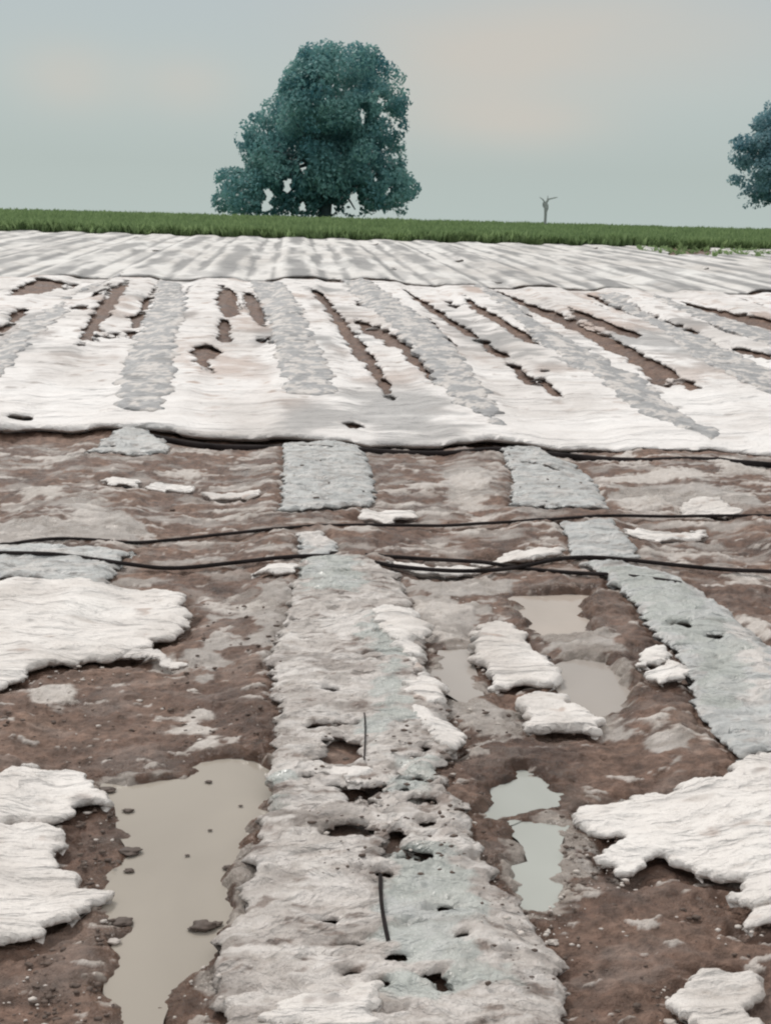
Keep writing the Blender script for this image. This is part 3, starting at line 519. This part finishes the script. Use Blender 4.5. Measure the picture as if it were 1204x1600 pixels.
# ------------------------------------------------------------------ hoses
def tube(name, pts, rad, mat, sides=8, parent=None):
    pts = np.asarray(pts, float); n = len(pts); rad = np.broadcast_to(np.asarray(rad, float), (n,))
    t = np.gradient(pts, axis=0); t /= np.linalg.norm(t, axis=1, keepdims=True) + 1e-9
    ref = np.array([0, 0, 1.0]) if abs(t[:, 2]).mean() < .8 else np.array([1.0, 0, 0])
    a = np.cross(t, ref); a /= np.linalg.norm(a, axis=1, keepdims=True) + 1e-9; b = np.cross(a, t)
    an = np.linspace(0, 2 * np.pi, sides, endpoint=False)
    v = pts[:, None] + rad[:, None, None] * (np.cos(an)[None, :, None] * a[:, None] + np.sin(an)[None, :, None] * b[:, None])
    i = np.arange(n * sides).reshape(n, sides); j = np.roll(i, -1, 1)
    q = np.stack([i[:-1].ravel(), j[:-1].ravel(), j[1:].ravel(), i[1:].ravel()], 1)
    if name is None: return v.reshape(-1, 3), q
    return mesh_np(name, v.reshape(-1, 3), q, mat, parent)
def hose(pix, r, lab, name='irrigation_hose', lift=.020):
    w_ = np.array(Wp(pix)); L_ = np.r_[0, np.cumsum(np.linalg.norm(np.diff(w_, axis=0), axis=1))]; s = np.arange(0, L_[-1], .03)
    # smooth the way
    x = np.interp(s, L_, w_[:, 0]); y = np.interp(s, L_, w_[:, 1]); k = np.hanning(15); k /= k.sum()
    x = np.convolve(np.pad(x, 7, 'edge'), k, 'valid'); y = np.convolve(np.pad(y, 7, 'edge'), k, 'valid')
    z = gh(x, y); z0 = z; z = np.convolve(np.pad(z, 12, 'edge'), np.ones(25) / 25, 'valid'); z = np.maximum(z, z0 - .012) + lift + .014 * perlin(s * 1.1, s * 0 + 2)
    o = tube(name, np.stack([x, y, z], 1), r, M_hose); tag(o, lab, 'hose'); return o
hose([(-200, 880), (-60, 872), (0, 866), (60, 857), (130, 854), (215, 858), (260, 850), (330, 842), (450, 836), (600, 830), (750, 828), (880, 824), (940, 816), (1050, 816), (1204, 818), (1400, 822)], .009, 'farther of the dark irrigation hoses crossing the bare mud from edge to edge', lift=.020)
hose([(-200, 868), (-60, 874), (0, 877), (100, 879), (190, 888), (260, 896), (330, 891), (460, 881), (520, 882), (600, 895), (700, 902), (800, 900), (880, 884), (950, 885), (1050, 894), (1204, 900), (1400, 912)], .0105, 'nearer of the dark irrigation hoses crossing the mud from edge to edge', lift=.022)
hose([(560, 880), (640, 880), (745, 882), (800, 893), (882, 907), (950, 911), (1027, 920), (1078, 931)], .010, 'short dark hose ending on the right-hand film bed', lift=.018)
hose([(228, 686), (300, 696), (370, 701), (440, 704), (520, 707), (600, 710), (700, 712), (765, 709), (830, 715), (930, 720), (1010, 726), (1100, 726), (1204, 729), (1400, 735)], .024, 'thick black hose along the front edge of the big white sheet', lift=.005)
hose([(594, 1384), (592, 1420), (596, 1460), (604, 1500), (610, 1520)], .005, 'short dark green drip line lying lengthwise on the centre bed', 'drip_line', lift=.028)
hose([(568, 1130), (571, 1160), (569, 1190), (568, 1220)], .0025, 'thin drip line beside the torn openings of the centre bed', 'drip_line', lift=.028)

# ------------------------------------------------------------------ clods and crumbs
_t = (1 + 5 ** .5) / 2
ICO = np.array([(-1,_t,0),(1,_t,0),(-1,-_t,0),(1,-_t,0),(0,-1,_t),(0,1,_t),(0,-1,-_t),(0,1,-_t),(_t,0,-1),(_t,0,1),(-_t,0,-1),(-_t,0,1)]) / 1.9
ICF = np.array([(0,11,5),(0,5,1),(0,1,7),(0,7,10),(0,10,11),(1,5,9),(5,11,4),(11,10,2),(10,7,6),(7,1,8),(3,9,4),(3,4,2),(3,2,6),(3,6,8),(3,8,9),(4,9,5),(2,4,11),(6,2,10),(8,6,7),(9,8,1)])
def subdiv(v, f):
    v = list(map(tuple, v)); c = {}; nf = []
    def mid(a, b):
        k = (min(a, b), max(a, b))
        if k not in c: p = (np.array(v[a]) + np.array(v[b])) / 2; v.append(tuple(p / np.linalg.norm(p) * 1.0)); c[k] = len(v) - 1
        return c[k]
    for a, b, d in f: x, y, z = mid(a, b), mid(b, d), mid(d, a); nf += [(a, x, z), (b, y, x), (d, z, y), (x, y, z)]
    v = np.array(v); return v / np.linalg.norm(v, axis=1, keepdims=True), np.array(nf)
def clod(px, py, r, lab, mat=M_clod, cat='clod', name='mud_clod', flat=.5, grp='loose clods'):
    v, f = subdiv(ICO, ICF); v, f = subdiv(v, f); s = random.random() * 50
    d = 1 + .55 * fbm(v[:, 0] * 1.6 + s, v[:, 1] * 1.6 + v[:, 2] * 1.3, 3); r = r * .75; v = v * d[:, None] * r * np.array([1.5, 1, flat * .7])
    (x, y), = Wp([(px, py)]); v[:, 2] += r * flat * .35
    o = mesh_np(name, v, f, mat); o.location = (x, y, min(float(surf(x, y)), 0) - .015); tag(o, lab, cat, grp); return o
clod(318, 1441, .026, 'largest dark clod standing alone in the middle of the brown puddle', flat=.7)
clod(336, 1437, .016, 'dark clod touching the right side of the largest clod in the puddle')
clod(305, 1444, .014, 'small dark clod touching the left side of the largest clod in the puddle')
clod(326, 1215, .010, 'dark clod near the far bank of the brown puddle')
clod(376, 1252, .006, 'tiny clod afloat on the right half of the brown puddle, farthest one')
clod(328, 1290, .006, 'tiny faint clod in the upper middle of the brown puddle')
clod(292, 1329, .006, 'tiny faint clod in the centre of the brown puddle')
clod(356, 1348, .014, 'low clod by the right bank of the brown puddle')
clod(202, 1324, .026, 'flat dark clod jutting into the puddle from its left bank')
clod(182, 1340, .012, 'small dark clod at the left bank just below the jutting one')
clod(202, 1353, .012, 'faint wet clod off the left bank of the puddle')
clod(200, 1260, .014, 'dark clod at the upper left bank of the puddle')
clod(167, 1228, .022, 'dark clod beside the tip of the rounded white sheet piece')
clod(190, 1434, .026, 'pointed dark clod at the left bank lower down the puddle')
clod(300, 1076, .020, 'single round white stone on brown mud left of the centre bed', M_crumbw, 'stone', 'pale_stone', .8, None)
clod(488, 1278, .015, 'round white stone on the centre bed above a small dark hole', M_crumbw, 'stone', 'pale_stone', .8, None)
clod(466, 1322, .013, 'smaller white stone on the left half of the centre bed', M_crumbw, 'stone', 'pale_stone', .8, None)
clod(178, 1464, .013, 'bright white stone among dark mud at the puddle left bank', M_crumbw, 'stone', 'pale_stone', .8, None)
clod(36, 1078, .024, 'white stone below the ragged edge of the large left sheet', M_crumbw, 'stone', 'pale_stone', .8, None)
clod(1047, 1590, .013, 'small white stone left of the lumpy piece in the bottom right corner', M_crumbw, 'stone', 'pale_stone', .8, None)
clod(865, 1466, .013, 'white stone on mud between centre bed and right bare mud', M_crumbw, 'stone', 'pale_stone', .8, None)

def crumbs(name, mat, n, zones, rmin, rmax, lab):
    vs, fs = [], []; k = 0
    for _ in range(n):
        z = zones[random.randrange(len(zones))]; px = random.uniform(z[0], z[2]); py = random.uniform(z[1], z[3])
        (x, y), = Wp([(px, py)])
        a = np.array([x]); b = np.array([y])
        if any(sdf_poly(a, b, P)[0] < .02 for P in wPUD if near(a, b, P, .05)[0]): continue
        if any(sdf_poly(a, b, P)[0] < -.02 for P in wWHITE if near(a, b, P, .05)[0]): continue
        zf = 0
        if any(sdf_poly(a, b, P)[0] < 0 for P in wFILM if near(a, b, P, .05)[0]): zf = .028
        r = (rmin + (rmax - rmin) * random.random() ** 2.5) * (.6 + y / 9)
        v = ICO * (1 + .35 * rng.uniform(-1, 1, (12, 1))) * r * np.array([random.uniform(.9, 1.8), 1, .6]); v = v + np.array([x, y, surf(x, y) - .004 + zf])
        vs.append(v); fs.append(ICF + k); k += 12
    o = mesh_np(name, np.concatenate(vs), np.concatenate(fs), mat); tag(o, lab, 'crumbs', kind='stuff')
zn = [(0, 1040, 430, 1210), (120, 1230, 200, 1500), (0, 1480, 200, 1600), (750, 1380, 1204, 1600), (680, 1100, 900, 1320), (880, 1260, 1000, 1400), (0, 720, 1204, 830), (260, 920, 440, 1180), (480, 1150, 800, 1400)]
crumbs('dark_crumbs', M_crumbd, 1300, zn, .002, .009, 'dark soil crumbs scattered over the bare mud')
zp = [(0, 1040, 200, 1110), (100, 1050, 430, 1210), (130, 1230, 200, 1500), (880, 1250, 1000, 1400), (850, 1380, 1204, 1480), (750, 1400, 900, 1500), (1030, 1540, 1204, 1600), (230, 1480, 350, 1600), (0, 720, 1204, 830), (700, 930, 780, 1180), (440, 1180, 760, 1400), (0, 1480, 180, 1600)]
crumbs('pale_crumbs', M_crumbw, 480, zp, .002, .008, 'pale crumbs scattered along the torn sheet edges and mud')

# ------------------------------------------------------------------ crop
def crop():
    n = 70000; y = 38.4 + (rng.uniform(0, 1, n) ** 1.3) * 34; x = rng.uniform(-1, 1, n) * (y * .52) + y * .06
    y[:2200] = 38.3 + rng.uniform(0, .8, 2200)
    m_ = 140; P = vegnotch; x[:m_] = rng.uniform(P[:, 0].min(), P[:, 0].max(), m_); y[:m_] = rng.uniform(P[:, 1].min(), 38.6, m_)
    base = np.stack([x, y, T(y) - .02], 1)
    h = rng.uniform(.28, .5, n) * (1 + .22 * fbm(x * .5, y * .5, 3)); h[:m_] = rng.uniform(.1, .25, m_)
    vs, tint = [], []
    for k in range(3):
        a = rng.uniform(0, np.pi, n); wd = rng.uniform(.03, .09, n); lean = rng.uniform(-.16, .16, (n, 2)) ; hh = h * rng.uniform(.7, 1, n)
        dx = np.stack([np.cos(a) * wd, np.sin(a) * wd, 0 * a], 1)
        mid = base + np.stack([lean[:, 0] * .4, lean[:, 1] * .4, hh * .6], 1); tip = base + np.stack([lean[:, 0], lean[:, 1], hh], 1)
        vs.append(np.stack([base - dx * .5, mid - dx, tip, mid + dx], 1))
        tt = np.clip(.45 + .3 * rng.uniform(-1, 1, n) + .35 * fbm(x * .8, y * .8, 2), 0, 1); tint.append(np.repeat(tt[:, None], 4, 1))
    v = np.concatenate(vs).reshape(-1, 3); q = np.arange(len(v)).reshape(-1, 4)
    o = mesh_np('green_crop', v, q, M_crop, smooth=False, attrs={'tint': np.concatenate(tint).ravel()}); tag(o, 'dense green crop in a band behind the white covers', 'crop', kind='stuff')
crop()

# ------------------------------------------------------------------ trees
def tree(name, lab, D, sil, gaps, trunkpx, mat, nl, leaves, size, rl=(.7, 1.7), depth=.42, grp=None, rag=.45):
    P = np.array([(p[0], p[2]) for p in (at(a, b, D) for a, b in sil)]); G = [(at(a, b, D)[[0, 2]], 1.25 * r * D / F, e) for a, b, r, e in gaps]
    root = bpy.data.objects.new(name, None); COL.objects.link(root); bx = at(trunkpx, 340, D)[0]; zb = float(T(D)) - .1
    root.location = (bx, D, zb); tag(root, lab, 'tree', grp); off = np.array([bx, D, zb])
    lo, hi = P.min(0), P.max(0); lob = []
    tries = 0
    while len(lob) < nl and tries < 60000:
        tries += 1; p = rng.uniform(lo, hi); d = -sdf_poly(np.array([p[0]]), np.array([p[1]]), P)[0]
        if d < .30: continue
        r = min(d * 1.05, rng.uniform(*rl))
        if r < .35: continue
        wd = min((hi[0] - lo[0]) * depth, 1.2 + d * 1.5); yy = rng.uniform(-1, 1) * wd
        lob.append((p[0], yy, p[1], r, rng.uniform(0, 1)))
    lob = np.array(lob); k = np.concatenate([np.arange(nl), rng.choice(nl, leaves - nl, p=(lob[:, 3] ** 2 / (lob[:, 3] ** 2).sum()))]) if len(lob) == nl else rng.choice(len(lob), leaves)
    l = lob[k]; n = len(k); u = rng.normal(size=(n, 3)); u /= np.linalg.norm(u, axis=1, keepdims=True)
    rr = l[:, 3] * (rng.uniform(.35, 1.12, n) ** .5); c = l[:, [0, 1, 2]] + u * rr[:, None] * np.array([1, 1, .85])
    ds = sdf_poly(c[:, 0], c[:, 2], P); keep = ds < .18 + rag * fbm(c[:, 0] * 1.1, c[:, 2] * 1.1, 3)
    for g, r, e in G: keep &= ((c[:, 0] - g[0]) ** 2 + ((c[:, 2] - g[1]) / e) ** 2) > (r * (1 + 1.1 * perlin(c[:, 0] * 2.6, c[:, 2] * 2.6) + .5 * perlin(c[:, 0] * 6, c[:, 2] * 6))) ** 2
    c, u, l = c[keep], u[keep], l[keep]; n = len(c)
    nrm = u * .7 + rng.normal(size=(n, 3)) * .6 + np.array([0, 0, .35]); nrm /= np.linalg.norm(nrm, axis=1, keepdims=True)
    t = np.cross(nrm, rng.normal(size=(n, 3))); t /= np.linalg.norm(t, axis=1, keepdims=True); b = np.cross(nrm, t)
    s = size * rng.uniform(.6, 1.35, n)[:, None]; c = c + np.array([0, D, 0]) - off
    v = np.stack([c - t * s, c - b * s * .55, c + t * s, c + b * s * .55], 1).reshape(-1, 3)
    tint = np.clip(.65 * l[:, 4] + .35 * rng.uniform(0, 1, n) + .5 * fbm(c[:, 0] * .35, c[:, 2] * .35, 2), 0, 1)
    mesh_np('crown', v, np.arange(len(v)).reshape(-1, 4), mat, root, False, {'tint': np.repeat(tint, 4)})
    # trunk and limbs in one mesh
    V_, Q_ = [], []; kk = 0
    top = (lo[1] + hi[1]) / 2
    def add(pts, r):
        nonlocal kk
        v_, q_ = tube(None, pts, r, None, 7); V_.append(v_); Q_.append(q_ + kk); kk += len(v_)
    tz = np.linspace(0, 1, 10); tr = np.stack([.25 * np.sin(tz * 3), .1 * np.sin(tz * 4), tz * (top - zb)], 1); add(tr, np.interp(tz, [0, .1, 1], [.62, .45, .16]) * (hi[0] - lo[0]) / 14)
    idx = rng.choice(len(lob), min(len(lob), 22), replace=False)
    for i in idx:
        s0 = rng.uniform(.18, .9); p0 = np.array([np.interp(s0, tz, tr[:, j]) for j in range(3)]); p1 = lob[i, :3] - np.array([bx, 0, zb]); tt = np.linspace(0, 1, 7)[:, None]
        pm = (p0 + p1) / 2 + np.array([0, 0, .5]); pts = (1 - tt) ** 2 * p0 + 2 * tt * (1 - tt) * pm + tt ** 2 * p1; add(pts, np.linspace(.17, .04, 7))
    mesh_np('trunk', np.concatenate(V_), np.concatenate(Q_), M_bark, root)
z1 = lambda L_: [(300 + a / 3.01, 30 + b / 3.01) for a, b in L_]
tree('broadleaf_tree', 'large dense dark green tree with a domed leaning crown behind the crop left of centre', 82,
     z1([(75,880),(85,800),(110,710),(170,680),(250,695),(225,640),(190,600),(195,540),(215,490),(270,445),(340,370),(405,320),(425,240),(485,180),(530,112),(620,85),(740,100),(840,122),(900,170),(990,225),(1015,310),(1018,450),(1005,560),(1000,660),(1040,740),(1078,815),(1050,885),(1000,930),(500,935),(130,925)]),
     [(565,183,6,2.2),(594,162,6,1.2),(600,183,9,.8),(619,198,7,1.2),(420,305,7,1.6),(450,291,7,1.3),(418,322,8,.9),(473,258,5,1.4),(553,318,10,1.7),(585,275,6,1.1),(606,297,6,1.1),(472,322,5,1.5),(515,328,9,.7),(375,212,5,2)],
     505, M_leaf1, 330, 80000, .125, (.6, 1.5), .36, 'trees behind the crop')
tree('broadleaf_tree', 'loose bluish green tree with drooping ragged boughs cut by the right edge', 78,
     [(1136,298),(1150,285),(1152,262),(1155,240),(1142,225),(1150,205),(1160,195),(1182,186),(1200,165),(1230,140),(1270,120),(1320,130),(1360,170),(1375,220),(1370,290),(1350,325),(1300,320),(1255,330),(1215,345),(1196,340),(1185,328),(1170,316),(1160,326),(1150,316),(1160,292),(1146,302)],
     [(1168,236,5,1),(1175,240,5,1),(1198,268,5,.7),(1180,312,8,.8),(1195,322,6,1),(1225,300,6,1.2)],
     1262, M_leaf2, 220, 36000, .125, (.4, 1.0), .36, 'trees behind the crop', rag=.6)
# the bare forked sapling on the skyline
def sapling():
    D = 60.; root = bpy.data.objects.new('dead_sapling', None); COL.objects.link(root); b = at(851, 345, D); zb = float(T(D)); root.location = (b[0], D, zb)
    tag(root, 'tiny bare forked sapling poking above the crop on the skyline right of centre', 'sapling')
    k = D / F; top = at(853, 305, D)[2] - zb; kn = at(852, 318, D)[2] - zb
    mesh_np('trunk', *tube(None, [(0, 0, 0), (.01, 0, kn * .6), (-.02, 0, kn), (.06, 0, kn + .18), (.08, .02, top)], [.07, .07, .09, .035, .012], None, 7), M_twig, root)
    for pts, r in (([(.0, 0, kn), (.12, 0, kn + .22), (.45, .03, kn + .30), (.58, .05, kn + .32)], [.05, .045, .03, .012]), ([(-.02, 0, kn), (-.16, .02, kn + .2), (-.33, 0, kn + .30)], [.05, .03, .012]), ([(0, 0, kn - .25), (-.12, .03, kn - .1), (-.14, 0, kn + .05)], [.05, .04, .03]), ([(0, 0, kn - .5), (.12, .03, kn - .2), (.1, 0, kn - .02)], [.04, .03, .02])):
        mesh_np('branch', *tube(None, pts, r, None, 6), M_twig, root)
sapling()
